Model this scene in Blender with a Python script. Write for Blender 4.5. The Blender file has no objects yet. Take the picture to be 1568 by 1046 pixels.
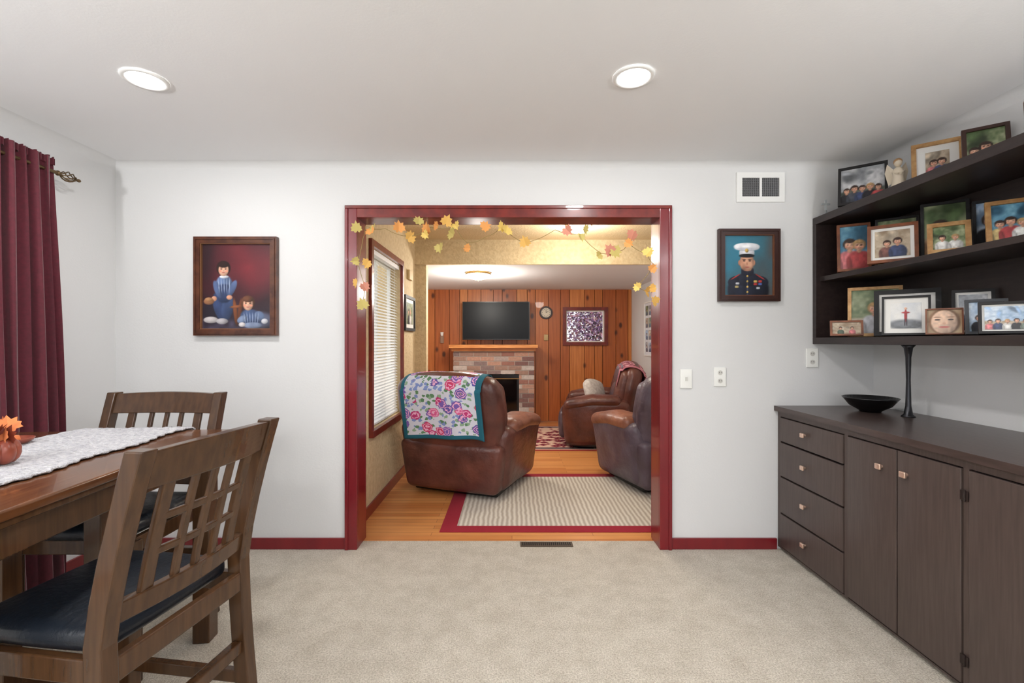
import bpy, math, random
import numpy as np
from mathutils import Vector, Matrix, Euler
random.seed(7)
F=697.0; H=1.31
def PX(px,d): return (px-784.0)/F*d
def PZ(py,d): return H+(523.0-py)/F*d
def lin(c):
    o=[]
    for x in c:
        x=x/255.0
        o.append(x/12.92 if x<=0.04045 else ((x+0.055)/1.055)**2.4)
    return (o[0],o[1],o[2],1.0)
MC={}
def mat(name,rgb,rough=0.5,metal=0.0,var=None,bump=None,emit=0.0,coat=0.0,stretch=(1,1,1),rgb2=None,trans=0.0,alpha=1.0,detail=3.0,ramp=(0.35,0.65),spec=0.5,sheen=0.0,bump2=None):
    if name in MC: return MC[name]
    m=bpy.data.materials.new(name); m.use_nodes=True
    nt=m.node_tree; b=nt.nodes['Principled BSDF']
    b.inputs['Base Color'].default_value=lin(rgb)
    b.inputs['Roughness'].default_value=rough
    b.inputs['Metallic'].default_value=metal
    b.inputs['Coat Weight'].default_value=coat
    b.inputs['Specular IOR Level'].default_value=spec
    b.inputs['Transmission Weight'].default_value=trans
    b.inputs['Alpha'].default_value=alpha
    b.inputs['Sheen Weight'].default_value=sheen
    tc=nt.nodes.new('ShaderNodeTexCoord'); mp=nt.nodes.new('ShaderNodeMapping')
    mp.inputs['Scale'].default_value=stretch
    nt.links.new(tc.outputs['Object'],mp.inputs['Vector'])
    if var:
        n=nt.nodes.new('ShaderNodeTexNoise'); n.inputs['Scale'].default_value=var; n.inputs['Detail'].default_value=detail
        nt.links.new(mp.outputs[0],n.inputs['Vector'])
        r=nt.nodes.new('ShaderNodeValToRGB')
        r.color_ramp.elements[0].position=ramp[0]; r.color_ramp.elements[1].position=ramp[1]
        r.color_ramp.elements[0].color=lin(rgb); r.color_ramp.elements[1].color=lin(rgb2 or rgb)
        nt.links.new(n.outputs['Fac'],r.inputs['Fac']); nt.links.new(r.outputs['Color'],b.inputs['Base Color'])
    prev=None
    for bb in (bump2,bump):
        if bb:
            n2=nt.nodes.new('ShaderNodeTexNoise'); n2.inputs['Scale'].default_value=bb[0]; n2.inputs['Detail'].default_value=4
            nt.links.new(mp.outputs[0],n2.inputs['Vector'])
            bp=nt.nodes.new('ShaderNodeBump'); bp.inputs['Strength'].default_value=bb[1]; bp.inputs['Distance'].default_value=bb[2]
            nt.links.new(n2.outputs['Fac'],bp.inputs['Height'])
            if prev: nt.links.new(prev.outputs[0],bp.inputs['Normal'])
            prev=bp
    if prev: nt.links.new(prev.outputs[0],b.inputs['Normal'])
    if emit>0:
        b.inputs['Emission Color'].default_value=lin(rgb); b.inputs['Emission Strength'].default_value=emit
    MC[name]=m
    return m

class MB:
    def __init__(s):
        s.v=[];s.f=[];s.m=[];s.sm=[];s.uv=[];s.mats=[];s.M=Matrix.Identity(4);s.col={}
    def mi(s,m):
        if m not in s.mats: s.mats.append(m)
        return s.mats.index(m)
    def add(s,vs,fs,m,smooth=False,uvs=None):
        o=len(s.v)
        for p in vs: s.v.append(s.M@Vector(p))
        for k,f in enumerate(fs):
            s.f.append([i+o for i in f]); s.sm.append(smooth)
            s.m.append(s.mi(m[k] if isinstance(m,list) else m))
            s.uv.append([uvs[i] for i in f] if uvs else [(0,0)]*len(f))
        return o
    def box(s,x0,x1,y0,y1,z0,z1,m):
        if x0>x1:x0,x1=x1,x0
        if y0>y1:y0,y1=y1,y0
        if z0>z1:z0,z1=z1,z0
        v=[(x0,y0,z0),(x1,y0,z0),(x1,y1,z0),(x0,y1,z0),(x0,y0,z1),(x1,y0,z1),(x1,y1,z1),(x0,y1,z1)]
        s.add(v,[(0,3,2,1),(4,5,6,7),(0,1,5,4),(1,2,6,5),(2,3,7,6),(3,0,4,7)],m)
    def sweep(s,pts,w,d,m):
        vs=[];fs=[]
        for (x,y,z) in pts:
            vs+= [(x-w/2,y-d/2,z),(x+w/2,y-d/2,z),(x+w/2,y+d/2,z),(x-w/2,y+d/2,z)]
        for i in range(len(pts)-1):
            a=4*i
            for k in range(4):
                fs.append((a+k,a+(k+1)%4,a+4+(k+1)%4,a+4+k))
        fs.append((3,2,1,0)); e=4*(len(pts)-1); fs.append((e,e+1,e+2,e+3))
        s.add(vs,fs,m)
    def hrail(s,x0,x1,yf,z0,z1,d,m,n=10,arch=0.0):
        vs=[];fs=[]
        for i in range(n+1):
            t=i/n; x=x0+(x1-x0)*t; y0=yf(t,z0); y1=yf(t,z1); a=arch*math.sin(math.pi*t)
            vs+=[(x,y0-d/2,z0),(x,y0+d/2,z0),(x,y1+d/2,z1+a),(x,y1-d/2,z1+a)]
        for i in range(n):
            a=4*i
            for k in range(4): fs.append((a+k,a+4+k,a+4+(k+1)%4,a+(k+1)%4))
        fs.append((0,1,2,3)); e=4*n; fs.append((e+3,e+2,e+1,e))
        s.add(vs,fs,m)
    def cyl(s,p0,p1,r0,r1,m,n=16,caps=True,smooth=True):
        p0=Vector(p0);p1=Vector(p1);d=(p1-p0).normalized()
        a=d.orthogonal().normalized();b=d.cross(a)
        vs=[];fs=[]
        for p,r in((p0,r0),(p1,r1)):
            for i in range(n):
                t=2*math.pi*i/n; vs.append(p+a*math.cos(t)*r+b*math.sin(t)*r)
        for i in range(n): fs.append((i,(i+1)%n,n+(i+1)%n,n+i))
        s.add(vs,fs,m,smooth)
        if caps:
            s.add(vs[:n],[tuple(reversed(range(n)))],m); s.add(vs[n:],[tuple(range(n))],m)
    def tube(s,pts,r,m,n=6):
        for i in range(len(pts)-1): s.cyl(pts[i],pts[i+1],r,r,m,n)
    def lathe(s,prof,c,m,n=28,smooth=True):
        vs=[];fs=[]
        for (r,z) in prof:
            for i in range(n):
                t=2*math.pi*i/n; vs.append((c[0]+r*math.cos(t),c[1]+r*math.sin(t),c[2]+z))
        for j in range(len(prof)-1):
            for i in range(n): fs.append((j*n+i,j*n+(i+1)%n,(j+1)*n+(i+1)%n,(j+1)*n+i))
        s.add(vs,fs,m,smooth)
    def ell(s,c,r,m,n=14):
        prof=[(math.sin(math.pi*j/(n//2))*1.0,-math.cos(math.pi*j/(n//2))) for j in range(n//2+1)]
        vs=[];fs=[]
        for (q,z) in prof:
            for i in range(n):
                t=2*math.pi*i/n; vs.append((c[0]+r[0]*q*math.cos(t),c[1]+r[1]*q*math.sin(t),c[2]+r[2]*z))
        for j in range(len(prof)-1):
            for i in range(n): fs.append((j*n+i,j*n+(i+1)%n,(j+1)*n+(i+1)%n,(j+1)*n+i))
        s.add(vs,fs,m,True)
    def rbox(s,c,size,r,m,puff=0.0,rot=None,fn=None,mid=6):
        h=[x/2 for x in size]; r=min(r,min(h)*0.98)
        T=[1.0,0.6,0.3,0.0]
        ax=[]
        for k in range(3):
            L=[-h[k]+r*(1-t) for t in T]
            inner=h[k]-r
            for i in range(1,mid): L.append(-inner+2*inner*i/mid)
            L+= [h[k]-r*(1-t) for t in reversed(T)]
            ax.append(L)
        idx={};vs=[];fs=[]
        def vid(p):
            key=tuple(round(x,6) for x in p)
            if key in idx: return idx[key]
            q=[max(-(h[k]-r),min(h[k]-r,p[k])) for k in range(3)]
            d=Vector([p[k]-q[k] for k in range(3)])
            w=Vector(q)+d.normalized()*r
            if puff:
                g=[max(0,1-(w[k]/h[k])**2) for k in range(3)]
                w=Vector((w.x+ (1 if w.x>0 else -1)*abs(w.x)/h[0]*puff*g[1]*g[2], w.y+(1 if w.y>0 else -1)*abs(w.y)/h[1]*puff*g[0]*g[2], w.z+(1 if w.z>0 else -1)*abs(w.z)/h[2]*puff*g[0]*g[1]))
            if fn: w=Vector(fn(w))
            if rot: w=rot@w
            w=w+Vector(c)
            idx[key]=len(vs); vs.append(w); return idx[key]
        for k in range(3):
            a,b=(k+1)%3,(k+2)%3
            for sg in(-1,1):
                for i in range(len(ax[a])-1):
                    for j in range(len(ax[b])-1):
                        def P(u,v):
                            p=[0,0,0];p[k]=sg*h[k];p[a]=ax[a][u];p[b]=ax[b][v];return p
                        q=[vid(P(i,j)),vid(P(i+1,j)),vid(P(i+1,j+1)),vid(P(i,j+1))]
                        if sg<0:q.reverse()
                        fs.append(q)
        s.add(vs,fs,m,True)
    def grid(s,fn,nu,nv,m,smooth=True,mf=None):
        vs=[];uv=[];fs=[];ms=[]
        for i in range(nu+1):
            for j in range(nv+1):
                u=i/nu;v=j/nv; vs.append(fn(u,v)); uv.append((u,v))
        for i in range(nu):
            for j in range(nv):
                a=i*(nv+1)+j; fs.append((a,a+nv+1,a+nv+2,a+1)); ms.append(mf((i+.5)/nu,(j+.5)/nv) if mf else m)
        return s.add(vs,fs,ms,smooth,uv)
    def poly(s,pts,y,m): s.add([(p[0],y,p[1]) for p in pts],[tuple(range(len(pts)))],m)
    def oval(s,cx,cz,rx,rz,y,m,n=18,rot=0):
        pts=[]
        for i in range(n):
            t=2*math.pi*i/n; x=rx*math.cos(t);z=rz*math.sin(t);c=math.cos(rot);q=math.sin(rot)
            pts.append((cx+x*c-z*q,cz+x*q+z*c))
        s.poly(pts,y,m)
    def canvas(s,x0,x1,z0,z1,y,nx,nz,shapes,bg,noise=.05,seed=1):
        """painted picture: per-vertex pigment on a flat panel."""
        W=x1-x0;Hh=z1-z0
        X,Z=np.meshgrid(np.linspace(0,W/Hh,nx+1),np.linspace(0,1,nz+1),indexing='ij')
        rng=np.random.RandomState(seed)
        def sm(k):
            g=rng.rand(k+2,k+2);xi=X/(W/Hh)*k;zi=Z*k;a=np.clip(xi.astype(int),0,k-1);b_=np.clip(zi.astype(int),0,k-1);fx=xi-a;fz=zi-b_
            fx=fx*fx*(3-2*fx);fz=fz*fz*(3-2*fz)
            return g[a,b_]*(1-fx)*(1-fz)+g[a+1,b_]*fx*(1-fz)+g[a,b_+1]*(1-fx)*fz+g[a+1,b_+1]*fx*fz
        nz1=sm(4);nz2=sm(14)
        C=bg(X,Z,nz1,nz2)
        for sh in shapes:
            cx,cz,rx,rz,col=sh[:5];rot=sh[5] if len(sh)>5 else 0;soft=sh[6] if len(sh)>6 else .12;shade=sh[7] if len(sh)>7 else .3;pw=sh[8] if len(sh)>8 else 2
            dx=X-cx;dz=Z-cz;c=math.cos(rot);q=math.sin(rot)
            u=(dx*c+dz*q)/rx;v=(-dx*q+dz*c)/rz
            d=(np.abs(u)**pw+np.abs(v)**pw)**(1/pw)
            a=np.clip((1+soft-d)/(2*soft),0,1);a=a*a*(3-2*a)
            l=1+shade*(.35*v-.35*u)-shade*.5*np.clip(d,0,1)**2+.12*shade*(nz2-.5)*4
            col=np.array(col,float)
            C=C*(1-a[...,None])+(col[None,None,:]*l[...,None])*a[...,None]
        C=C*(1+noise*(rng.rand(*X.shape)-.5)[...,None]+noise*(nz2-.5)[...,None])
        C=np.clip(C,0,255)/255.
        Cl=np.where(C<=.04045,C/12.92,((C+.055)/1.055)**2.4)
        o=s.grid(lambda u,v:(x0+W*u,y,z0+Hh*v),nx,nz,artM,False)
        k=0
        for i in range(nx+1):
            for j in range(nz+1):
                s.col[o+k]=(Cl[i,j,0],Cl[i,j,1],Cl[i,j,2],1.0);k+=1
    def obj(s,name,loc=(0,0,0),rot=(0,0,0),bevel=0,solid=0):
        me=bpy.data.meshes.new(name)
        me.from_pydata([tuple(v) for v in s.v],[],s.f)
        for m in s.mats: me.materials.append(m)
        ul=me.uv_layers.new(name='UVMap')
        for p in me.polygons:
            p.material_index=s.m[p.index]; p.use_smooth=s.sm[p.index]
            for k,li in enumerate(p.loop_indices): ul.data[li].uv=s.uv[p.index][k]
        if s.col:
            ca=me.color_attributes.new('Pigment','FLOAT_COLOR','POINT')
            for i,c in s.col.items(): ca.data[i].color=c
        me.update()
        o=bpy.data.objects.new(name,me); bpy.context.scene.collection.objects.link(o)
        o.location=loc; o.rotation_euler=rot
        if solid:
            md=o.modifiers.new('solid','SOLIDIFY'); md.thickness=solid; md.offset=0
        if bevel:
            md=o.modifiers.new('bevel','BEVEL'); md.width=bevel; md.segments=2; md.limit_method='ANGLE'; md.angle_limit=math.radians(40)
        return o
artM=bpy.data.materials.new('picture_pigment');artM.use_nodes=True
_nt=artM.node_tree;_a=_nt.nodes.new('ShaderNodeAttribute');_a.attribute_name='Pigment';_nt.links.new(_a.outputs['Color'],_nt.nodes['Principled BSDF'].inputs['Base Color']);_nt.nodes['Principled BSDF'].inputs['Roughness'].default_value=.35

# ------------------------------------------------ materials
wallM=mat('wall_white_paint',(219,219,219),0.75,bump=(90,0.14,0.004),spec=0.3)
ceilM=mat('ceiling_white_paint',(234,234,235),0.8,bump=(110,0.12,0.003),spec=0.2)
beigeM=mat('wall_beige_texture',(214,194,156),0.8,bump=(45,0.6,0.012),var=25,rgb2=(200,178,140))
beigeC=mat('ceiling_beige_texture',(214,192,152),0.8,bump=(60,0.6,0.012))
carpetM=mat('carpet',(192,183,168),1.0,var=150,rgb2=(228,220,207),bump=(220,.9,0.010),detail=8,ramp=(0.36,0.62),spec=0.05,bump2=(45,.35,.012))
nt=carpetM.node_tree;b=nt.nodes['Principled BSDF'];src=b.inputs['Base Color'].links[0].from_socket
n=nt.nodes.new('ShaderNodeTexNoise');n.inputs['Scale'].default_value=9;n.inputs['Detail'].default_value=9;n.inputs['Roughness'].default_value=.72
tc=nt.nodes.new('ShaderNodeTexCoord');nt.links.new(tc.outputs['Object'],n.inputs['Vector'])
rr=nt.nodes.new('ShaderNodeValToRGB');rr.color_ramp.elements[0].position=.36;rr.color_ramp.elements[1].position=.6
rr.color_ramp.elements[0].color=(.85,.84,.82,1);rr.color_ramp.elements[1].color=(1,1,1,1)
mx=nt.nodes.new('ShaderNodeMixRGB');mx.blend_type='MULTIPLY';mx.inputs[0].default_value=1
nt.links.new(n.outputs['Fac'],rr.inputs[0]);nt.links.new(src,mx.inputs[1]);nt.links.new(rr.outputs[0],mx.inputs[2]);nt.links.new(mx.outputs[0],b.inputs['Base Color'])
redM=mat('maroon_trim_paint',(112,16,28),0.28,coat=0.3,var=12,rgb2=(122,22,30),stretch=(1,1,.2))
redwoodM=mat('red_stained_wood',(124,34,24),0.3,coat=0.3,var=14,rgb2=(98,22,18))

def planks(name,c1,c2,c3,bw,rh,vecmap,rough=.35):
    m=mat(name,c1,rough,coat=0.15)
    nt=m.node_tree;b=nt.nodes['Principled BSDF']
    tc=nt.nodes.new('ShaderNodeTexCoord');sep=nt.nodes.new('ShaderNodeSeparateXYZ');cmb=nt.nodes.new('ShaderNodeCombineXYZ')
    nt.links.new(tc.outputs['Object'],sep.inputs[0])
    nt.links.new(sep.outputs[vecmap[0]],cmb.inputs[0]);nt.links.new(sep.outputs[vecmap[1]],cmb.inputs[1])
    br=nt.nodes.new('ShaderNodeTexBrick');br.inputs['Scale'].default_value=1
    br.inputs['Brick Width'].default_value=bw;br.inputs['Row Height'].default_value=rh
    br.inputs['Mortar Size'].default_value=0.0012;br.inputs['Color1'].default_value=lin(c1);br.inputs['Color2'].default_value=lin(c2);br.inputs['Mortar'].default_value=lin(c3)
    nt.links.new(cmb.outputs[0],br.inputs['Vector'])
    mp=nt.nodes.new('ShaderNodeMapping');mp.inputs['Scale'].default_value=(3,45,1);nt.links.new(cmb.outputs[0],mp.inputs[0])
    n=nt.nodes.new('ShaderNodeTexNoise');n.inputs['Scale'].default_value=1;n.inputs['Detail'].default_value=5;nt.links.new(mp.outputs[0],n.inputs['Vector'])
    r=nt.nodes.new('ShaderNodeValToRGB');r.color_ramp.elements[0].color=(.72,.66,.6,1);r.color_ramp.elements[1].color=(1.1,1.1,1.1,1)
    nt.links.new(n.outputs['Fac'],r.inputs[0])
    mx=nt.nodes.new('ShaderNodeMixRGB');mx.blend_type='MULTIPLY';mx.inputs[0].default_value=1
    nt.links.new(br.outputs['Color'],mx.inputs[1]);nt.links.new(r.outputs[0],mx.inputs[2]);nt.links.new(mx.outputs[0],b.inputs['Base Color'])
    return m
floorM=planks('oak_floor',(230,164,100),(208,134,74),(120,68,30),1.1,0.057,(0,1))

def pine(name,c1,c2,ck):
    m=mat(name,c1,0.4,coat=0.1)
    nt=m.node_tree;b=nt.nodes['Principled BSDF']
    tc=nt.nodes.new('ShaderNodeTexCoord');mp=nt.nodes.new('ShaderNodeMapping');mp.inputs['Scale'].default_value=(22,1,1.1);nt.links.new(tc.outputs['Object'],mp.inputs[0])
    n=nt.nodes.new('ShaderNodeTexNoise');n.inputs['Scale'].default_value=1.6;n.inputs['Detail'].default_value=5;nt.links.new(mp.outputs[0],n.inputs['Vector'])
    r=nt.nodes.new('ShaderNodeValToRGB');r.color_ramp.elements[0].position=.3;r.color_ramp.elements[1].position=.7
    r.color_ramp.elements[0].color=lin(c2);r.color_ramp.elements[1].color=lin(c1);nt.links.new(n.outputs['Fac'],r.inputs[0])
    v=nt.nodes.new('ShaderNodeTexVoronoi');v.inputs['Scale'].default_value=1
    mp2=nt.nodes.new('ShaderNodeMapping');mp2.inputs['Scale'].default_value=(6,1,3.4);nt.links.new(tc.outputs['Object'],mp2.inputs[0]);nt.links.new(mp2.outputs[0],v.inputs['Vector'])
    r2=nt.nodes.new('ShaderNodeValToRGB');r2.color_ramp.elements[0].position=.10;r2.color_ramp.elements[1].position=.22
    r2.color_ramp.elements[0].color=(1,1,1,1);r2.color_ramp.elements[1].color=(0,0,0,1);nt.links.new(v.outputs['Distance'],r2.inputs[0])
    mx=nt.nodes.new('ShaderNodeMixRGB');nt.links.new(r2.outputs[0],mx.inputs[0]);nt.links.new(r.outputs[0],mx.inputs[1]);mx.inputs[2].default_value=lin(ck)
    nt.links.new(mx.outputs[0],b.inputs['Base Color'])
    return m
pineA=pine('knotty_pine_a',(204,122,60),(172,92,40),(90,42,18))
pineB=pine('knotty_pine_b',(186,102,48),(154,78,32),(78,36,16))
pineC=pine('knotty_pine_c',(218,140,76),(184,106,50),(94,46,22))
groove=mat('groove_dark',(70,36,18),0.7)
mantelM=mat('mantel_pine',(200,126,64),0.4,var=3,rgb2=(226,156,88),stretch=(2,20,20))
whiteM=mat('white_plastic',(240,240,236),0.4)
whiteMetal=mat('white_metal',(240,240,238),0.45)
blackM=mat('black_gloss',(14,14,16),0.25)
darkHole=mat('dark_void',(22,22,24),0.9)
sbM=mat('sideboard_wood',(80,67,62),0.4,var=6,rgb2=(70,58,54),stretch=(16,16,1.0),bump=(9,0.08,0.002),detail=5)
sbTop=mat('sideboard_top_wood',(76,62,58),0.3,var=5,rgb2=(64,52,48),stretch=(16,1.5,10))
shM=mat('shelf_wood',(48,37,35),0.4,var=5,rgb2=(38,28,27),stretch=(10,1.5,10))
copper=mat('copper_knob',(232,200,180),0.3,metal=0.8)
chairW=mat('chair_wood',(78,52,31),0.27,var=3,rgb2=(63,41,24),stretch=(18,18,1.4),coat=0.25,detail=5,spec=.35)
tableW=mat('table_wood',(106,64,34),0.22,var=4,rgb2=(78,45,24),stretch=(14,1.2,6),coat=0.25,detail=5)
seatM=mat('black_leather',(18,25,34),0.33,bump=(70,0.4,0.004))
clothM=mat('white_lace',(228,227,230),0.9,bump=(90,1.0,0.03),var=60,rgb2=(196,195,202))
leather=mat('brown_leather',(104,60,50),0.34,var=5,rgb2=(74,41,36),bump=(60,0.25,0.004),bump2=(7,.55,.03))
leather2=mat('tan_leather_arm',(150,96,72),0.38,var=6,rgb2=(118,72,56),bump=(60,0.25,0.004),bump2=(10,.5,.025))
leatherS=mat('slate_leather',(94,82,94),0.38,var=5,rgb2=(76,60,68),bump=(60,0.25,0.004),bump2=(8,.55,.03))
curtM=mat('maroon_curtain',(94,16,36),0.75,sheen=0.3,bump=(200,0.2,0.002),var=60,rgb2=(82,12,30))

# ------------------------------------------------ room shell
def B(name,boxes,m,bevel=0):
    mb=MB()
    for q in boxes: mb.box(*q,m)
    return mb.obj(name,bevel=bevel)
LX,RX,BY=-2.51,2.287,2.88
B('floor',[(LX-.1,RX+.1,-1.6,2.99,-.12,0)],carpetM)
B('floor.001',[(-1.75,2.1,2.99,7.6,-.12,-.004)],floorM)
B('ceiling',[(LX-.1,RX+.1,-1.6,3.03,2.44,2.56)],ceilM)
B('ceiling.001',[(-1.23,2.1,3.03,5.08,2.44,2.56)],beigeC)
B('ceiling.002',[(-1.75,2.1,5.09,7.6,2.165,2.56)],ceilM)
B('wall_header_beam',[(-1.08,1.97,5.05,5.09,2.165,2.44)],beigeM)
OX0,OX1,OZ=-.975,.93,2.09
B('wall_back',[(LX,OX0-.02,BY,3.03,0,2.44),(OX1+.02,RX,BY,3.03,0,2.44),(OX0-.02,OX1+.02,BY,3.03,OZ+.02,2.44)],wallM)
B('wall_left',[(LX-.1,LX,-1.6,.9,0,2.44),(LX-.1,LX,2.1,3.03,0,2.44),(LX-.1,LX,.9,2.1,0,.8),(LX-.1,LX,.9,2.1,2.12,2.44)],wallM)
B('wall_right',[(RX,RX+.1,-1.6,3.03,0,2.44)],wallM)
B('wall_living_left',[(-1.23,-1.08,3.03,3.48,0,2.44),(-1.23,-1.08,4.40,5.09,0,2.44),(-1.23,-1.08,3.48,4.40,0,.63),(-1.23,-1.08,3.48,4.40,2.04,2.44)],beigeM)
B('wall_living_stub',[(-1.75,-.96,5.09,5.2,0,2.165)],beigeM)
B('wall_den_left',[(-1.75,-1.62,5.2,7.6,0,2.165)],wallM)
B('wall_living_right',[(1.97,2.1,3.03,7.6,0,2.44)],wallM)
def cove(name,p,axis,sx):
    mb=MB();r=.05;n=6
    def fn(u,v):
        t=math.pi/2*v; a=r-r*math.sin(t); c=r-r*math.cos(t)
        if axis=='x': return (LX+(RX-LX)*u, p-a, 2.44-c)
        return (p+sx*a, -1.6+(BY+1.6)*u, 2.44-c)
    mb.grid(fn,1,n,wallM); return mb.obj(name)
cove('trim_cove_back',BY,'x',0); cove('trim_cove_left',LX,'y',1); cove('trim_cove_right',RX,'y',-1)
WX0,WX1,WZ0,WZ1=.89,1.52,1.30,1.82
mb=MB();x=-1.62;mb.box(-1.62,WX0,7.52,7.56,0,2.165,groove);mb.box(WX1,1.97,7.52,7.56,0,2.165,groove);mb.box(WX0,WX1,7.52,7.56,0,WZ0,groove);mb.box(WX0,WX1,7.52,7.56,WZ1,2.165,groove)
ws=[.20,.15,.24,.17,.13,.22]
i=0
while x<1.97:
    w=ws[i%6];x1=min(x+w,1.97);m=[pineA,pineB,pineC,pineA,pineB][(i*3)%5];a,b_=x+.004,x1-.004
    if x1<=WX0 or x>=WX1: mb.box(a,b_,7.49,7.52,0,2.165,m)
    else:
        mb.box(a,b_,7.49,7.52,0,WZ0,m);mb.box(a,b_,7.49,7.52,WZ1,2.165,m)
        if a<WX0: mb.box(a,WX0,7.49,7.52,WZ0,WZ1,m)
        if b_>WX1: mb.box(WX1,b_,7.49,7.52,WZ0,WZ1,m)
    x=x1;i+=1
mb.obj('wall_far_knotty_pine')
mb=MB();t=.055
mb.box(WX0-t,WX1+t,7.46,7.50,WZ1,WZ1+t,redwoodM);mb.box(WX0-t,WX1+t,7.45,7.50,WZ0-t,WZ0,redwoodM)
mb.box(WX0-t,WX0,7.46,7.50,WZ0,WZ1,redwoodM);mb.box(WX1,WX1+t,7.46,7.50,WZ0,WZ1,redwoodM)
s=.02
mb.box(WX0,WX1,7.52,7.54,WZ0,WZ0+s,whiteM);mb.box(WX0,WX1,7.52,7.54,WZ1-s,WZ1,whiteM);mb.box(WX0,WX0+s,7.52,7.54,WZ0+s,WZ1-s,whiteM);mb.box(WX1-s,WX1,7.52,7.54,WZ0+s,WZ1-s,whiteM)
mb.obj('window_2')
mb=MB();t=.05
Y0,Y1,Z0,Z1=3.48,4.40,.63,2.04
mb.box(-1.08,-1.055,Y0-t,Y1+t,Z1,Z1+t,redwoodM);mb.box(-1.08,-1.045,Y0-t,Y1+t,Z0-t,Z0,redwoodM)
mb.box(-1.08,-1.055,Y0-t,Y0,Z0,Z1,redwoodM);mb.box(-1.08,-1.055,Y1,Y1+t,Z0,Z1,redwoodM)
for q in((Y0,Y0+.04,Z0+.04,Z1-.04),(Y1-.04,Y1,Z0+.04,Z1-.04),(Y0,Y1,Z0,Z0+.04),(Y0,Y1,Z1-.04,Z1),(3.92,3.96,Z0+.04,Z1-.04)): mb.box(-1.2,-1.17,*q,whiteM)
mb.obj('window_1')
slat=mat('blind_slat',(240,242,244),0.5)
mb=MB()
mb.box(-1.135,-1.09,Y0+.01,Y1-.01,Z1-.04,Z1-.003,slat);mb.box(-1.13,-1.10,Y0+.01,Y1-.01,Z0+.01,Z0+.025,slat)
z=Z0+.04
while z<Z1-.05:
    mb.add([(-1.126,Y0+.015,z+.009),(-1.126,Y1-.015,z+.009),(-1.102,Y1-.015,z-.009),(-1.102,Y0+.015,z-.009)],[(0,1,2,3)],slat); z+=.026
for y in(3.62,3.94,4.26): mb.cyl((-1.099,y,Z0+.01),(-1.099,y,Z1-.02),.0015,.0015,whiteM,6)
mb.obj('window_blinds')
mb=MB()
for q in((.9,.95,.85,2.07),(2.05,2.1,.85,2.07),(.9,2.1,.8,.85),(.9,2.1,2.07,2.12),(1.48,1.52,.85,2.07)): mb.box(LX-.07,LX-.03,*q,whiteM)
mb.obj('window_3')
mb=MB();cw=.075
mb.box(OX0-cw,OX0,BY-.020,BY,0,OZ+cw,redM);mb.box(OX1,OX1+cw,BY-.020,BY,0,OZ+cw,redM);mb.box(OX0,OX1,BY-.020,BY,OZ,OZ+cw,redwoodM)
mb.box(OX0-cw,OX0-cw+.02,BY-.028,BY-.02,0,OZ+cw-.02,redM);mb.box(OX1+cw-.02,OX1+cw,BY-.028,BY-.02,0,OZ+cw-.02,redM);mb.box(OX0-cw,OX1+cw,BY-.028,BY-.02,OZ+cw-.02,OZ+cw,redwoodM)
mb.box(OX0-.02,OX0,BY,3.03,0,OZ,redM);mb.box(OX1,OX1+.02,BY,3.03,0,OZ,redM);mb.box(OX0-.02,OX1+.02,BY,3.03,OZ,OZ+.02,redwoodM)
mb.box(OX0-cw,OX0,3.03,3.045,0,OZ,redM);mb.box(OX1,OX1+cw,3.03,3.045,0,OZ,redM);mb.box(OX0-cw,OX1+cw,3.03,3.045,OZ,OZ+cw,redwoodM)
mb.obj('trim_1',bevel=.003)
B('baseboard_back',[(LX,OX0-cw,BY-.015,BY,0,.07),(OX1+cw,1.67,BY-.015,BY,0,.07)],redM,.003)
B('baseboard_left',[(LX,LX+.015,-1.6,BY-.015,0,.07)],redM,.003)
B('baseboard_living_left',[(-1.08,-1.065,3.05,5.075,-.004,.08),(-1.08,-.95,5.075,5.09,-.004,.08)],redM,.003)
B('baseboard_living_right',[(1.955,1.97,3.03,7.49,-.004,.08)],redM,.003)
# lights
lens=mat('led_lens',(255,253,250),0.4,emit=12)
def lamp(name,kind,loc,e,col,size):
    l=bpy.data.lights.new(name,kind);l.energy=e;l.color=col
    if kind=='AREA': l.shape='DISK';l.size=size
    else: l.shadow_soft_size=size
    o=bpy.data.objects.new(name,l);bpy.context.scene.collection.objects.link(o);o.location=loc;return o
for (x,y) in((-1.58,1.96),(.518,1.94),(-1.58,-.3),(.518,-.3)):  # rear pair is unseen, added behind the camera for more light
    mb=MB()
    mb.lathe([(.088,-.001),(.086,-.008),(.070,-.008),(.068,-.002)],(0,0,0),whiteMetal,32)
    mb.add([(.07*math.cos(t*math.pi/16),.07*math.sin(t*math.pi/16),-.004) for t in range(32)],[tuple(reversed(range(32)))],lens)
    mb.obj('recessed_ceiling_light',(x,y,2.44))
    lamp('can_lamp','AREA',(x,y,2.425),12,(1,.985,.965),.14)
dome=mat('frosted_glass_lamp',(255,242,218),0.4,emit=4)
brass=mat('brass',(190,150,90),0.35,metal=.9)
for (x,y,z,e,r) in((.64,4.37,2.44,32,.12),(-.42,5.65,2.165,42,.15)):
    mb=MB()
    mb.lathe([(r*1.05,0),(r*1.08,-.02),(r,-.025)],(0,0,0),brass,32)
    mb.lathe([(r,-.022),(r*.95,-.045),(r*.75,-.068),(r*.4,-.085),(.001,-.09)],(0,0,0),dome,32)
    mb.lathe([(.001,-.105),(.012,-.1),(.008,-.088),(.001,-.088)],(0,0,0),brass,12)
    mb.obj('flush_mount_ceiling_light',(x,y,z))
    lamp('dome_lamp','POINT',(x,y,z-.25),e,(1,.95,.87),.1)
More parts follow.
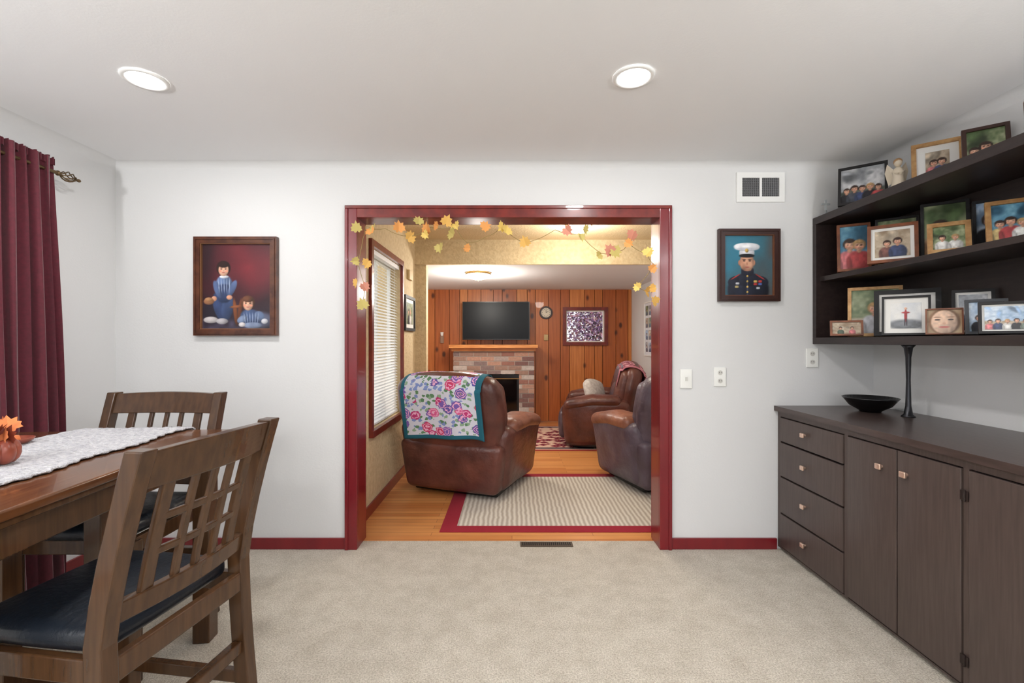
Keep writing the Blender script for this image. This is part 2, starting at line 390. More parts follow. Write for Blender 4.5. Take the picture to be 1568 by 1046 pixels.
for x in(-1.9,1.9):  # unseen uplights, added behind the camera to brighten the ceiling
    mb=MB()
    mb.lathe([(.001,0),(.14,0),(.14,.015),(.03,.03),(.012,.05),(.012,1.52),(.03,1.55),(.11,1.60),(.17,1.68),(.165,1.68),(.10,1.605),(.001,1.58)],(0,0,0),brass,28)
    mb.ell((0,0,1.64),(.04,.04,.04),dome)
    mb.obj('added_fill_torchiere',(x,-.7,0))
    o=lamp('added_fill_spot','SPOT',(x,-.7,1.74),250,(.99,.99,1),.08)
    o.rotation_euler=(math.radians(180-22),0,0);o.data.spot_size=math.radians(150);o.data.spot_blend=.6
def F_(c): return mat('paint_%d_%d_%d'%c,c,.6)
def molding(mb,w,h,fw,m,d=.025,inner=None):
    for (a,b_,c,e) in((-w/2,w/2,h-fw,h),(-w/2,w/2,0,fw),(-w/2,-w/2+fw,fw,h-fw),(w/2-fw,w/2,fw,h-fw)): mb.box(a,b_,-d,0,c,e,m)
    if inner:
        q=fw*.82;t=fw*.28
        for (a,b_,c,e) in((-w/2+q,w/2-q,h-q-t,h-q),(-w/2+q,w/2-q,q,q+t),(-w/2+q,-w/2+q+t,q+t,h-q-t),(w/2-q-t,w/2-q,q+t,h-q-t)): mb.box(a,b_,-d*.8,-.002,c,e,inner)
        q=fw*.25;t=fw*.2
        for (a,b_,c,e) in((-w/2+q,w/2-q,h-q-t,h-q),(-w/2+q,w/2-q,q,q+t),(-w/2+q,-w/2+q+t,q+t,h-q-t),(w/2-q-t,w/2-q,q+t,h-q-t)): mb.box(a,b_,-d*1.2,-d,c,e,m)
mb=MB()
vw=73/242.;vh=45/242.
ventD=mat('vent_dark',(78,78,80),.7);ventF=mat('vent_fin',(132,132,134),.5)
molding(mb,vw,vh,.034,whiteMetal,.012)
mb.box(-vw/2+.03,vw/2-.03,-.003,0,.03,vh-.03,ventD)
mb.box(-.007,.007,-.012,-.003,.034,vh-.034,whiteMetal)
for side in(-1,1):
    for k in range(1,9):
        xx=side*(.007+(vw/2-.034-.007)*k/9); mb.box(xx-.0012,xx+.0012,-.009,-.003,.034,vh-.034,ventF)
for k in range(1,8):
    zz=.034+(vh-.068)*k/8
    mb.box(-vw/2+.034,-.007,-.0065,-.003,zz-.0008,zz+.0008,ventF);mb.box(.007,vw/2-.034,-.0065,-.003,zz-.0008,zz+.0008,ventF)
mb.obj('wall_air_vent',(PX(1163.5,BY),BY-.001,PZ(310,BY)))
def plate(name,px,py,kind):
    mb=MB();x=PX(px,BY);z=PZ(py,BY)
    mb.rbox((0,0,0),(.075,.008,.12),.003,whiteM,mid=2)
    if kind=='switch':
        mb.box(-.006,.006,-.012,-.003,-.012,.012,mat('outlet_face',(206,204,198),.5))
    else:
        for dz in(-.026,.026):
            mb.oval(0,dz,.016,.015,-.0045,mat('outlet_face',(206,204,198),.5))
            for sx in(-.006,.006): mb.box(sx-.001,sx+.001,-.0055,-.0046,dz-.003,dz+.006,darkHole)
    mb.obj(name,(x,BY-.005,z))
plate('light_switch',1050,580,'switch');plate('wall_outlet',1102,577,'o');plate('wall_outlet',1243,548,'o')
mb=MB();mb.box(.054,.39,2.90,2.965,0,.006,mat('register_metal',(84,72,60),.5,metal=.4))
for k in range(24): mb.box(.066+k*.0132,.073+k*.0132,2.912,2.953,.006,.0068,darkHole)
mb.obj('floor_register')

# ------------------------------------------------ wall portraits (painted panels)
frameW=mat('walnut_frame',(98,56,36),0.35,var=20,rgb2=(70,36,24),coat=.2)
def mixc(a,b_,t): return np.array(a,float)[None,None,:]*(1-t[...,None])+np.array(b_,float)[None,None,:]*t[...,None]
SK=(224,176,148);SKs=(206,150,122)
def face(cx,cz,r,hair,skin=SK,bowl=True,tilt=0):
    S=[(cx,cz+r*.22,r*1.12,r*1.16,hair,tilt,.1,.4),
       (cx+.02*r,cz-.05*r,r*.80,r*1.0,skin,tilt,.1,.35)]
    if bowl: S.append((cx,cz+r*.80,r*.88,r*.50,hair,tilt,.15,.4))
    for sx in(-.34,.34):
        S.append((cx+sx*r,cz+.08*r,r*.14,r*.09,(50,34,30),0,.3,0))
        S.append((cx+sx*r,cz+.27*r,r*.2,r*.05,(110,72,54),0,.4,0))
        S.append((cx+sx*1.5*r,cz-.25*r,r*.22,r*.18,tuple(np.array(skin)*np.array((1.02,.86,.84))),0,.5,0))
    S+= [(cx+.04*r,cz-.16*r,r*.11,r*.10,tuple(np.array(skin)*.86),0,.5,0),(cx,cz-.48*r,r*.27,r*.08,(176,92,84),0,.3,0)]
    return S
W=(427-301)/242.0;Hh=(514-364)/242.0
mb=MB();molding(mb,W,Hh,.04,frameW,.03,F_((130,88,56)))
def U(px,py): return ((px-310.5)/131.,(505-py)/131.)
def E(px,py,rx,ry,c,rot=0,soft=.12,shade=.35,pw=2):
    a=U(px,py);return (a[0],a[1],rx/131.,ry/131.,c,rot,soft,shade,pw)
def bgc(X,Z,n1,n2):
    d=np.clip(np.sqrt(((X-.55)/.5)**2+((Z-.72)/.42)**2),0,1)
    C=mixc((130,38,48),(50,28,34),np.clip(d*1.0+.6*(n1-.5),0,1))
    low=np.clip((.34-Z)/.2,0,1);C=C*(1-low[...,None])+mixc((42,32,42),(82,78,100),np.clip(n2*.9,0,1))*low[...,None]
    return C
dn=(54,68,104);dnl=(92,112,150)
sh=[E(330,478,19,16,(40,34,44),0,.3),E(398,490,22,12,(96,100,124),0,.3),
 E(338,470,9,22,dn,.25),E(350,472,9,20,(62,78,114),-.15),
 E(325,490,11,5,(196,190,190)),E(342,492,9,4.5,(176,172,176)),
 E(345,440,13,17,dnl,0,.1,.5,2.4),E(345,450,11,14,dn,0,.12,.4,2.6),
 E(335,444,5,14,(86,104,144),.35),E(357,443,5,14,(86,104,144),-.45),E(330,458,4,4,SKs),E(353,456,4.5,3.5,SKs)]
for k in range(5): sh.append(E(337+4*k,438,.6,11,(158,172,198),.03*(3-k),.4,0))
sh+=[E(322,462,8,5,(150,104,74)),E(322,459,6,3,(176,130,92)),
 E(345,425,7,2.4,(214,216,226)),
 E(362,478,3,20,(126,72,42),.1,.2),E(369,476,3,18,(110,60,36),-.1,.2),E(364,470,10,2.2,(136,80,48),.1,.3),
 E(386,486,17,12,(66,84,120),-.2),E(372,489,8,5,(120,136,166),.5),E(398,484,8,7,(104,122,156),-.6),E(388,498,14,4.5,(130,144,172))]
for k in range(6): sh.append(E(376+4*k,487,.6,8,(146,160,188),.05*(3-k),.4,0))
sh+=[E(406,492,5,4,(206,206,212)),E(372,497,5,3.5,(206,200,200))]
c=U(344,414);sh+=face(c[0],c[1],9.5/131.,(46,28,26))
c=U(381,466);sh+=face(c[0],c[1],9.3/131.,(104,66,46))
mb.canvas(-W/2+.036,W/2-.036,.036,Hh-.036,-.008,150,185,sh,bgc,.05,3)
mb.obj('portrait_painting_children',(PX(364,BY),BY-.002,PZ(514,BY)))
W=93/242.0;Hh=110/242.0
mb=MB();molding(mb,W,Hh,.036,mat('dark_frame',(56,30,24),.35),.03,F_((116,70,44)))
def U(px,py): return ((px-1107)/93.,(453.5-py)/93.)
def E(px,py,rx,ry,c,rot=0,soft=.1,shade=.35,pw=2):
    a=U(px,py);return (a[0],a[1],rx/93.,ry/93.,c,rot,soft,shade,pw)
def bgm(X,Z,n1,n2):
    t=np.clip(.25+.9*(X-.3)+.6*(n1-.5)+.5*(.6-Z),0,1)
    return mixc((44,116,140),(84,74,72),t)
jk=(30,34,50)
sh=[E(1145,444,31,19,jk,0,.08,.5,2.6),E(1145,428,20,10,jk,0,.12,.4),E(1123,430,9,6,jk,.5,.15),E(1167,430,9,6,jk,-.5,.15),
 E(1144,416,9.5,7,(30,32,48),0,.1,.3,3),
 E(1144,453,1.0,32,(60,64,84),0,.4,0),
 E(1126,424,8,.9,(166,52,48),.55,.4,0),E(1163,424,8,.9,(166,52,48),-.55,.4,0),
 E(1140,413,1.5,1.5,(214,176,96),0,.4,0),E(1148,413,1.5,1.5,(214,176,96),0,.4,0)]
for k in range(4): sh.append(E(1144,423+8*k,1.6,1.6,(216,180,96),0,.3,.6))
for (a,b_,cc) in((1156,431,(206,170,96)),(1163,431,(190,60,56)),(1156,435,(196,60,56)),(1163,435,(90,110,180)),(1160,441,(200,204,210)),(1129,434,(204,206,210)),(1128,439,(190,170,110))): sh.append(E(a,b_,2.8,1.6,cc,0,.25,.2,4))
sh+=[E(1132.5,403,2.4,4.2,(176,120,96)),E(1153.5,403,2.4,4.2,(190,134,108)),
 E(1143,402,10.3,13.2,(196,142,114),0,.09,.5,2.3),E(1146,403,6.5,10,(218,166,136),0,.6,.2),
 E(1139,400,2.1,1.0,(40,28,26),0,.3,0),E(1147.5,400,2.1,1.0,(40,28,26),0,.3,0),E(1139,397.8,3,.7,(80,52,42),0,.4,0),E(1147.5,397.8,3,.7,(80,52,42),0,.4,0),
 E(1143.4,404.5,1.3,2.4,(186,128,102),0,.5,0),E(1143.4,409.6,3.6,.8,(158,84,76),0,.4,0),E(1143.4,414,4,1.2,(176,122,98),0,.6,0),
 E(1143,388,11.4,4.6,(222,222,228),0,.1,.3,3.5),E(1143,392.3,11.2,2.8,(14,14,18),0,.15,.2,2.4),
 E(1143,379,19.5,6,(240,240,244),0,.08,.3,2.3),E(1143,382.5,15,2.4,(196,198,208),0,.5,.1),E(1143,384.5,2.6,3,(206,166,80),0,.25,.5)]
mb.canvas(-W/2+.032,W/2-.032,.032,Hh-.032,-.008,120,140,sh,bgm,.04,5)
mb.obj('portrait_painting_marine',(PX(1144.5,BY),BY-.002,PZ(462,BY)))

# ------------------------------------------------ sideboard
SX=1.68;SY0=.9;SY1=2.875
mb=MB()
mb.box(SX+.022,RX-.005,SY0,SY1,.05,.875,sbM)
mb.box(SX+.06,RX-.005,SY0+.02,SY1,0.0,.05,darkHole)
mb.box(SX-.025,RX-.005,SY0-.02,SY1,.875,.905,sbTop)
mb.box(SX,SX+.02,SY0,SY1,.842,.875,sbM);mb.box(SX,SX+.02,SY0,SY1,.02,.028,sbM)
mb.box(SX,SX+.02,2.845,SY1,.028,.842,sbM);mb.box(SX,SX+.02,2.276,2.30,.028,.842,sbM);mb.box(SX,SX+.02,1.672,1.694,.028,.842,sbM)
mb.box(SX+.0205,SX+.0215,SY0,SY1,.028,.842,darkHole)
def knob(y,z):
    mb.cyl((SX-.003,y,z),(SX-.020,y,z),.007,.007,copper,10)
    mb.rbox((SX-.024,y,z),(.012,.030,.026),.004,copper,mid=2)
for (a,b_) in((.690,.836),(.474,.680),(.246,.464),(.034,.236)):
    mb.rbox((SX+.006,(2.304+2.842)/2,(a+b_)/2),(.024,2.842-2.304,b_-a),.003,sbM,mid=2); knob(2.6,(a+b_)/2+.01)
for (a,b_) in((1.983,2.272),(1.698,1.977),(1.385,1.668),(.91,1.379)):
    mb.rbox((SX+.006,(a+b_)/2,.436),(.024,b_-a,.800),.003,sbM,mid=2)
knob(2.06,.745);knob(1.93,.745);knob(1.42,.745);knob(1.3,.745)
hng=mat('hinge_dark',(52,42,40),.4,metal=.5)
for z in(.74,.13):
    mb.cyl((SX-.008,1.683,z-.022),(SX-.008,1.683,z+.022),.004,.004,hng,8); mb.box(SX-.0075,SX-.006,1.668,1.70,z-.018,z+.018,hng)
mb.obj('sideboard')
mb=MB();mb.lathe([(.001,.0),(.05,.0),(.055,.008),(.10,.035),(.13,.075),(.136,.082),(.131,.084),(.095,.045),(.05,.018),(.001,.014)],(0,0,0),blackM,36)
mb.obj('decorative_bowl',(2.07,2.63,.905))
U0=1.90;SB,SM,ST=1.335,1.715,2.087
mb=MB();ye=.9;yb=2.877
mb.box(U0,RX-.003,ye,yb,1.293,SB,shM)
mb.box(U0+.03,RX-.003,ye,yb,SM-.03,SM,shM)
mb.box(U0,RX-.003,ye,yb,ST-.045,ST,shM)
mb.box(U0,RX-.003,yb-.03,yb,SB,ST-.045,shM);mb.box(U0,RX-.003,ye,ye+.03,SB,ST-.045,shM)
mb.box(RX-.018,RX-.003,ye,yb,SB,ST-.045,shM)
mb.obj('wall_shelf_unit',bevel=.002)
mb=MB();mb.lathe([(.001,0),(.032,0),(.03,.006),(.02,.015),(.013,.06),(.010,.2),(.013,.32),(.02,.37),(.034,.3875),(.001,.3878)],(0,0,0),mat('dark_steel',(62,62,66),.3,metal=.8),24)
mb.obj('shelf_support_post',(2.13,2.446,.905))

seedc=[10]
def photo_people(mb,x0,x1,z0,z1,y,bg,people,bg2=None):
    A=(x1-x0)/(z1-z0);S=[]
    seedc[0]+=1
    def bgf(X,Z,n1,n2):
        C=mixc(bg[0],bg[1],np.clip(1.4*(.6*n1+.4*n2)-.2,0,1))
        if bg2:
            k=np.clip((.36+.06*n1-Z)/.06,0,1);C=C*(1-k[...,None])+mixc(bg2[0],bg2[1],n2)*k[...,None]
        return C
    rg=random.Random(seedc[0])
    for _ in range(4): S.append((rg.uniform(0,A),rg.uniform(.5,1),rg.uniform(.06,.2),rg.uniform(.05,.2),tuple(np.array(bg[0])*rg.uniform(.6,1.2)),rg.uniform(0,3),.6,.2))
    for (cx,sc,cl,hr) in people:
        X=A*cx;r=.115*sc;top=.44*sc
        S+=[(X,top*.35,r*2.0,top*.62,cl,0,.1,.45,3),(X-r*1.7,top*.25,r*.5,top*.45,tuple(np.array(cl)*.85),.1,.2),(X+r*1.7,top*.25,r*.5,top*.45,tuple(np.array(cl)*.8),-.1,.2),(X,top,r*.4,r*.5,SKs,0,.2)]
        S+=face(X,top+r*1.05,r,hr,SK,False)
        S.append((X,top+r*1.85,r*.75,r*.35,hr,0,.25,.3))
    mb.canvas(x0,x1,z0,z1,y,max(24,int(46*min(A,1.8))),50,S,bgf,.06,seedc[0])
blk=F_((26,24,26));gold=mat('gold_frame',(196,156,106),.4,metal=.3,var=30,rgb2=(166,122,76));brn=mat('brown_frame',(136,80,50),.4,var=20,rgb2=(106,60,36));dkb=mat('darkbrown_frame',(62,38,30),.4);whf=F_((232,230,226))
gr=((84,104,66),(176,180,146));bl=((140,168,200),(214,224,234));tn=((204,188,166),(140,120,98));gy=((150,154,160),(220,220,222));teal=((70,124,156),(130,176,194));dg=((56,66,58),(120,124,112))
def sframe(pl,pr,yl,a,z,hgt,fw,fm,matw,bg,people,lean=10,matm=None,bg2=None,art=None):
    a=math.radians(a);r=(pr-784)/F;XL=(pl-784)/F*yl
    w=(r*yl-XL)/(math.cos(a)+r*math.sin(a))
    cx=XL+w/2*math.cos(a);cy=yl-w/2*math.sin(a)
    mb=MB();h=hgt
    molding(mb,w,h,fw,fm,.018)
    mb.box(-w/2+fw*.5,w/2-fw*.5,-.008,-.001,fw*.5,h-fw*.5,matm or whf)
    q=fw+matw
    if art: art(mb,-w/2+q,w/2-q,q,h-q,-.010)
    else: photo_people(mb,-w/2+q,w/2-q,q,h-q,-.010,bg,people,bg2)
    mb.add([(-.02,0,h*.6),(.02,0,h*.6),(.02,.0+h*.30,h*.055+.0),(-.02,.0+h*.30,h*.055)],[(0,1,2,3)],blk)
    le=math.radians(lean)
    return mb.obj('picture_frame',(cx,cy,z+.018*math.sin(le)+.001),(-le,0,-a))
hb=(58,38,30);hl=(186,148,100);K=(34,34,40);Wt=(226,224,220);nv=(60,72,108);rd=(178,72,74);pk=(206,118,122)
sframe(1283,1360,2.66,38,ST,.24,.014,blk,0,gy,[(.14,.62,K,hb),(.32,.7,(70,74,84),hb),(.5,.66,nv,hb),(.68,.7,K,hl),(.86,.62,rd,hb)],14,bg2=dg)
sframe(1396,1479,2.36,38,ST,.25,.02,gold,.035,tn,[(.35,.95,pk,hb),(.68,1.0,nv,hb)],14,whf,gr)
sframe(1474,1550,2.13,38,ST,.22,.016,dkb,.0,gr,[(.2,.8,Wt,hb),(.5,.95,nv,hb),(.8,.8,rd,hl)],14)
sframe(1572,1660,1.86,38,ST,.22,.016,brn,.02,bl,[(.5,1.1,Wt,hb)],14)
sframe(1282,1334,2.70,30,SM,.285,.014,brn,0,teal,[(.36,1.0,pk,hb),(.7,.95,rd,hl)],8)
sframe(1340,1408,2.60,38,SM,.29,.012,blk,.0,gr,[(.5,1.0,(90,70,70),hb)],8)
sframe(1328,1407,2.44,38,SM,.21,.016,brn,.016,tn,[(.35,.9,(120,80,74),hb),(.65,1.0,nv,hb)],12)
sframe(1410,1486,2.34,38,SM,.30,.013,blk,.0,gr,[(.4,1.0,(180,134,90),hb),(.7,.9,nv,hl)],8,bg2=tn)
sframe(1420,1488,2.18,38,SM,.155,.02,gold,.0,gr,[(.3,.9,Wt,hb),(.7,.9,Wt,hl)],14)
sframe(1490,1550,2.16,36,SM,.26,.012,blk,.0,bl,[(.5,1.1,K,hb)],8)
sframe(1510,1590,1.97,38,SM,.20,.018,gold,.0,teal,[(.22,.8,(200,176,120),hb),(.5,.9,rd,hb),(.8,.8,Wt,hl)],14)
sframe(1298,1383,2.70,36,SB,.29,.018,gold,.0,gr,[(.5,1.0,(190,190,196),hl)],6,bg2=tn)
sframe(1271,1322,2.62,30,SB,.088,.010,brn,.0,tn,[(.3,.9,(80,96,80),hb),(.7,.9,pk,hb)],14)
sframe(1338,1442,2.50,40,SB,.25,.022,blk,.03,gy,[(.5,1.0,nv,hb)],8)
def cross_art(mb,x0,x1,z0,z1,y):
    A=(x1-x0)/(z1-z0)
    mb.canvas(x0,x1,z0,z1,y,50,60,[(A/2,.15,A*.6,.2,(120,124,130),0,.3),(A/2,.5,.045,.24,(166,50,54),0,.2),(A/2,.62,.12,.035,(166,50,54),0,.3),(A/2,.78,.04,.05,SK,0,.2),(A/2-.03,.24,.02,.14,(60,50,60),0,.3),(A/2+.03,.24,.02,.14,(60,50,60),0,.3)],lambda X,Z,a,b_:mixc((236,234,230),(206,210,216),a),.03,9)
sframe(1350,1426,2.33,40,SB,.20,.010,blk,.025,None,None,10,art=cross_art)
def face_art(mb,x0,x1,z0,z1,y):
    A=(x1-x0)/(z1-z0);c=A/2
    S=[(c,.5,A*.46,.55,(130,94,66),0,.1),(c,.48,A*.38,.50,(232,196,170),0,.08,.3)]
    for sx in(-.2,.2): S+=[(c+sx,.58,.085,.035,(70,56,52),0,.3,0),(c+sx,.69,.12,.02,(150,110,84),0,.4,0)]
    S+=[(c,.27,.16,.04,(190,104,98),0,.3,0),(c,.42,.05,.05,(212,166,140),0,.5,0)]
    mb.canvas(x0,x1,z0,z1,y,60,50,S,lambda X,Z,a,b_:mixc((190,164,130),(150,124,96),a),.03,8)
sframe(1417,1476,2.16,40,SB,.125,.006,brn,.0,None,None,12,art=face_art)
sframe(1458,1525,2.20,38,SB,.22,.012,blk,.012,gy,[(.5,1.1,nv,hb)],8)
sframe(1478,1545,2.01,38,SB,.155,.012,F_((70,72,76)),.0,bl,[(.3,.8,K,hb),(.7,.8,rd,hb)],10)
sframe(1498,1590,1.86,40,SB,.13,.010,blk,.008,bl,[(.12,.6,pk,hb),(.3,.65,nv,hb),(.5,.62,Wt,hl),(.7,.66,K,hb),(.88,.6,(120,130,120),hb)],10,bg2=tn)
porc=mat('porcelain',(222,208,186),.35)
mb=MB();mb.lathe([(.001,0),(.042,0),(.04,.01),(.03,.06),(.022,.11),(.026,.13),(.018,.15),(.009,.158),(.001,.16)],(0,0,0),porc)
mb.ell((0,0,.18),(.018,.018,.023),porc);mb.ell((0,.004,.187),(.02,.02,.02),F_((170,130,90)))
for sx in(-1,1):
    mb.add([(sx*.005,.02,.14),(sx*.04,.035,.19),(sx*.05,.035,.14),(sx*.035,.03,.07),(sx*.01,.025,.09)],[(0,1,2,3,4)],porc)
    mb.cyl((sx*.022,0,.135),(sx*.004,-.03,.115),.008,.006,porc,8)
mb.obj('angel_figurine',(2.07,2.44,ST),(0,0,-.5))
glassy=mat('crystal',(220,225,228),.1,trans=.6)
mb=MB();mb.lathe([(.001,0),(.02,0),(.02,.006),(.008,.012),(.006,.03),(.001,.031)],(0,0,0),glassy,16);mb.box(-.005,.005,-.004,.004,.03,.095,glassy);mb.box(-.025,.025,-.0045,.0045,.062,.072,glassy)
mb.obj('crystal_cross',(1.93,2.80,ST))

# ------------------------------------------------ curtain, rod, sheer
mb=MB()
def cf(u,v):
    z=.03+2.235*v
    y0=2.14-.05*v;y1=2.455-.07*v
    y=y0+(y1-y0)*u
    amp=.026+.01*(1-v)
    return (-2.40+amp*math.sin(u*2*math.pi*5+.6*math.sin(v*3))+.006*math.sin(u*37+v*5),y+.006*math.sin(u*50),z)
mb.grid(cf,110,30,curtM)
mb.grid(lambda u,v:(-2.40+.012*math.sin(u*2*math.pi*14),2.09+.30*u,2.235+.035*v+.006*math.sin(u*60)),110,3,curtM)
mb.obj('window_curtain')
mb=MB();bz=mat('antique_bronze',(110,90,64),.4,metal=.8)
mb.cyl((-2.40,.6,2.2),(-2.40,2.40,2.2),.009,.009,bz,12)
for k in range(7):
    t=2*math.pi*k/7
    pts=[Vector((-2.40+ .026*math.sin(math.pi*j/8)*math.cos(t+j*.35), 2.41+.10*j/8, 2.2+.026*math.sin(math.pi*j/8)*math.sin(t+j*.35))) for j in range(9)]
    mb.tube(pts,.003,bz,5)
mb.ell((-2.40,2.405,2.2),(.014,.01,.014),bz);mb.ell((-2.40,2.52,2.2),(.009,.013,.009),bz)
mb.cyl((-2.40,.62,2.2),(-2.505,.62,2.2),.006,.006,bz,8);mb.cyl((-2.40,2.39,2.2),(-2.505,2.39,2.2),.006,.006,bz,8)
mb.obj('curtain_rod')
sheer=mat('damask_sheer',(225,226,230),.8,var=14,rgb2=(130,134,146),alpha=.9,ramp=(.48,.52),detail=1)
mb=MB();mb.grid(lambda u,v:(-2.465+.012*math.sin(u*2*math.pi*16),.75+1.5*u,.25+1.92*v),160,4,sheer);mb.obj('sheer_curtain')

# ------------------------------------------------ dining table
mb=MB()
Tw,Tl=.95,1.16
mb.rbox((0,0,.895),(Tw,Tl,.03),.008,tableW,mid=2)
mb.rbox((0,0,.872),(Tw-.02,Tl-.02,.02),.004,chairW,mid=2)
for q in((-Tw/2+.05,Tw/2-.05,-Tl/2+.05,-Tl/2+.075,.77,.865),(-Tw/2+.05,Tw/2-.05,Tl/2-.075,Tl/2-.05,.77,.865),(-Tw/2+.05,-Tw/2+.075,-Tl/2+.075,Tl/2-.075,.77,.865),(Tw/2-.075,Tw/2-.05,-Tl/2+.075,Tl/2-.075,.77,.865)): mb.box(*q,chairW)
for sx in(-1,1):
    for sy in(-1,1):
        x=sx*(Tw/2-.075);y=sy*(Tl/2-.075)
        mb.sweep([(x,y,0),(x,y,.76),(x,y,.865)],.07,.07,chairW)
        mb.sweep([(sx*.22,sy*.17,.06),(sx*.22,sy*.17,.865)],.06,.06,chairW)
mb.box(-.25,.25,-.2,.2,.10,.13,chairW)
mb.box(-.25,.25,-.2,.2,.0,.06,chairW)
mb.obj('dining_table',(-1.71,1.47,0),(0,0,math.radians(4.5)),bevel=.004)
TM=Matrix.Translation((-1.71,1.47,0))@Matrix.Rotation(math.radians(4.5),4,'Z')
mb=MB();mb.M=TM
def rf(u,v):
    x=-.17+.46*u+.012*math.sin(v*23)+(.006*math.sin(v*150) if u in(0,1) else 0)
    s=-.62+1.42*v+.012*math.sin(u*40)
    L=Tl/2+.006
    w=.0025*math.sin(u*60)*math.sin(v*90)
    if s<-L: return (x,-L-.008,.918-(-L-s))
    if s<=L: return (x,s,.918+w)
    return (x,L+.008+.01*abs(math.sin(u*9)),.918-(s-L))
mb.grid(rf,60,140,clothM);mb.obj('table_runner',solid=.006)
mb=MB();org=mat('orange_felt',(216,128,72),.8,var=20,rgb2=(190,98,56));rust=mat('rust_glass',(150,76,54),.3,var=10,rgb2=(120,52,40))
for k in range(8):
    t=2*math.pi*k/8; mb.ell((.035*math.cos(t),.035*math.sin(t),.04),(.028,.028,.04),rust)
mb.ell((0,0,.04),(.04,.04,.036),rust)
mb.cyl((0,0,.07),(.01,0,.105),.010,.006,F_((96,70,40)),8)
PROF=[.3,.55,.66,.55,.88,.7,.82,.66,.98,.72,1.15,.72,.98,.66,.82,.7,.88,.55,.66,.55]
def leaf(mb,c,r,m,R):
    vs=[R@Vector((0,0,0))+Vector(c)]
    for k in range(20):
        a=-math.pi/2+2*math.pi*k/20;rr=r*PROF[k];x=rr*math.cos(a);z=rr*math.sin(a)
        vs.append(R@Vector((x,-abs(x)*.35,z))+Vector(c))
    mb.add(vs,[(0,i+1,(i+1)%20+1) for i in range(20)],m)
for k in range(9):
    t=k*2.4; leaf(mb,(.03*math.cos(t),.03*math.sin(t),.085+.010*(k%4)),.040,[org,F_((226,166,96)),rust][k%3],Euler((random.uniform(-.8,.8),random.uniform(-.5,.5),t)).to_matrix())
mb.obj('fall_centerpiece',(-1.63,1.43,.922))
mb=MB();mb.lathe([(.001,0),(.05,0),(.065,.012),(.07,.02),(.065,.021),(.045,.008),(.001,.006)],(0,0,0),rust,28);mb.lathe([(.001,.008),(.028,.008),(.03,.016),(.026,.03),(.001,.032)],(0,0,0),org,20)
mb.obj('candle_dish',(-1.90,1.72,.922))

# ------------------------------------------------ dining chairs
def dining_chair(loc,rz,w=.45,ztop=1.06):
    mb=MB();d=.44;hw=w/2
    def by(z):
        if z<.6: return -.20-.05*(1-z/.6)**1.5
        return -.20-.11*((z-.6)/.46)**1.3
    for sx in(-1,1):
        mb.sweep([(sx*hw,by(z),z) for z in(0,.15,.3,.45,.6,.7,.8,.9,1.0,ztop)],.042,.05,chairW)
        mb.sweep([(sx*(hw-.01),.20,0),(sx*(hw-.01),.20,.55)],.045,.045,chairW)
        for z in(.2,.5): mb.box(sx*(hw-.01)-.012,sx*(hw-.01)+.012,-.22,.2,z,z+(.04 if z<.4 else .06),chairW)
    curve=lambda t,z: by(z)-.028*math.sin(math.pi*t)
    mb.hrail(-hw,hw,curve,ztop-.10,ztop-.008,.03,chairW,14,.008)
    mb.hrail(-hw,hw,curve,.635,.69,.026,chairW,10)
    zb,zt=.68,ztop-.095
    def vs(tx,wd):
        x=-hw+w*tx
        mb.sweep([(x,by(z)-.028*math.sin(math.pi*tx),z) for z in[zb+(zt-zb)*k/6 for k in range(7)]],wd,.016,chairW)
    for tx,wd in((.19,.036),(.36,.020),(.50,.020),(.64,.020),(.81,.036)): vs(tx,wd)
    for z in(zb+.09,zb+.18):
        mb.hrail(-hw+w*.19,-hw+w*.81,lambda t,zz:by(zz)-.028*math.sin(math.pi*(.19+.62*t)),z,z+.022,.014,chairW,8)
    mb.box(-hw+.02,hw-.02,.19,.215,.5,.56,chairW);mb.box(-hw+.02,hw-.02,.19,.21,.22,.26,chairW);mb.box(-hw+.02,hw-.02,-.23,-.2,.3,.34,chairW)
    mb.box(-hw+.02,hw-.02,-.225,-.2,.5,.56,chairW)
    mb.rbox((0,.025,.585),(w+.02-.06,d-.03,.065),.028,seatM,puff=.012)
    return mb.obj('dining_chair',loc,(0,0,rz),bevel=.004)
dining_chair((-1.13,1.31,0),math.radians(90-8),.44)
dining_chair((-1.70,1.94,0),math.radians(180),.52)

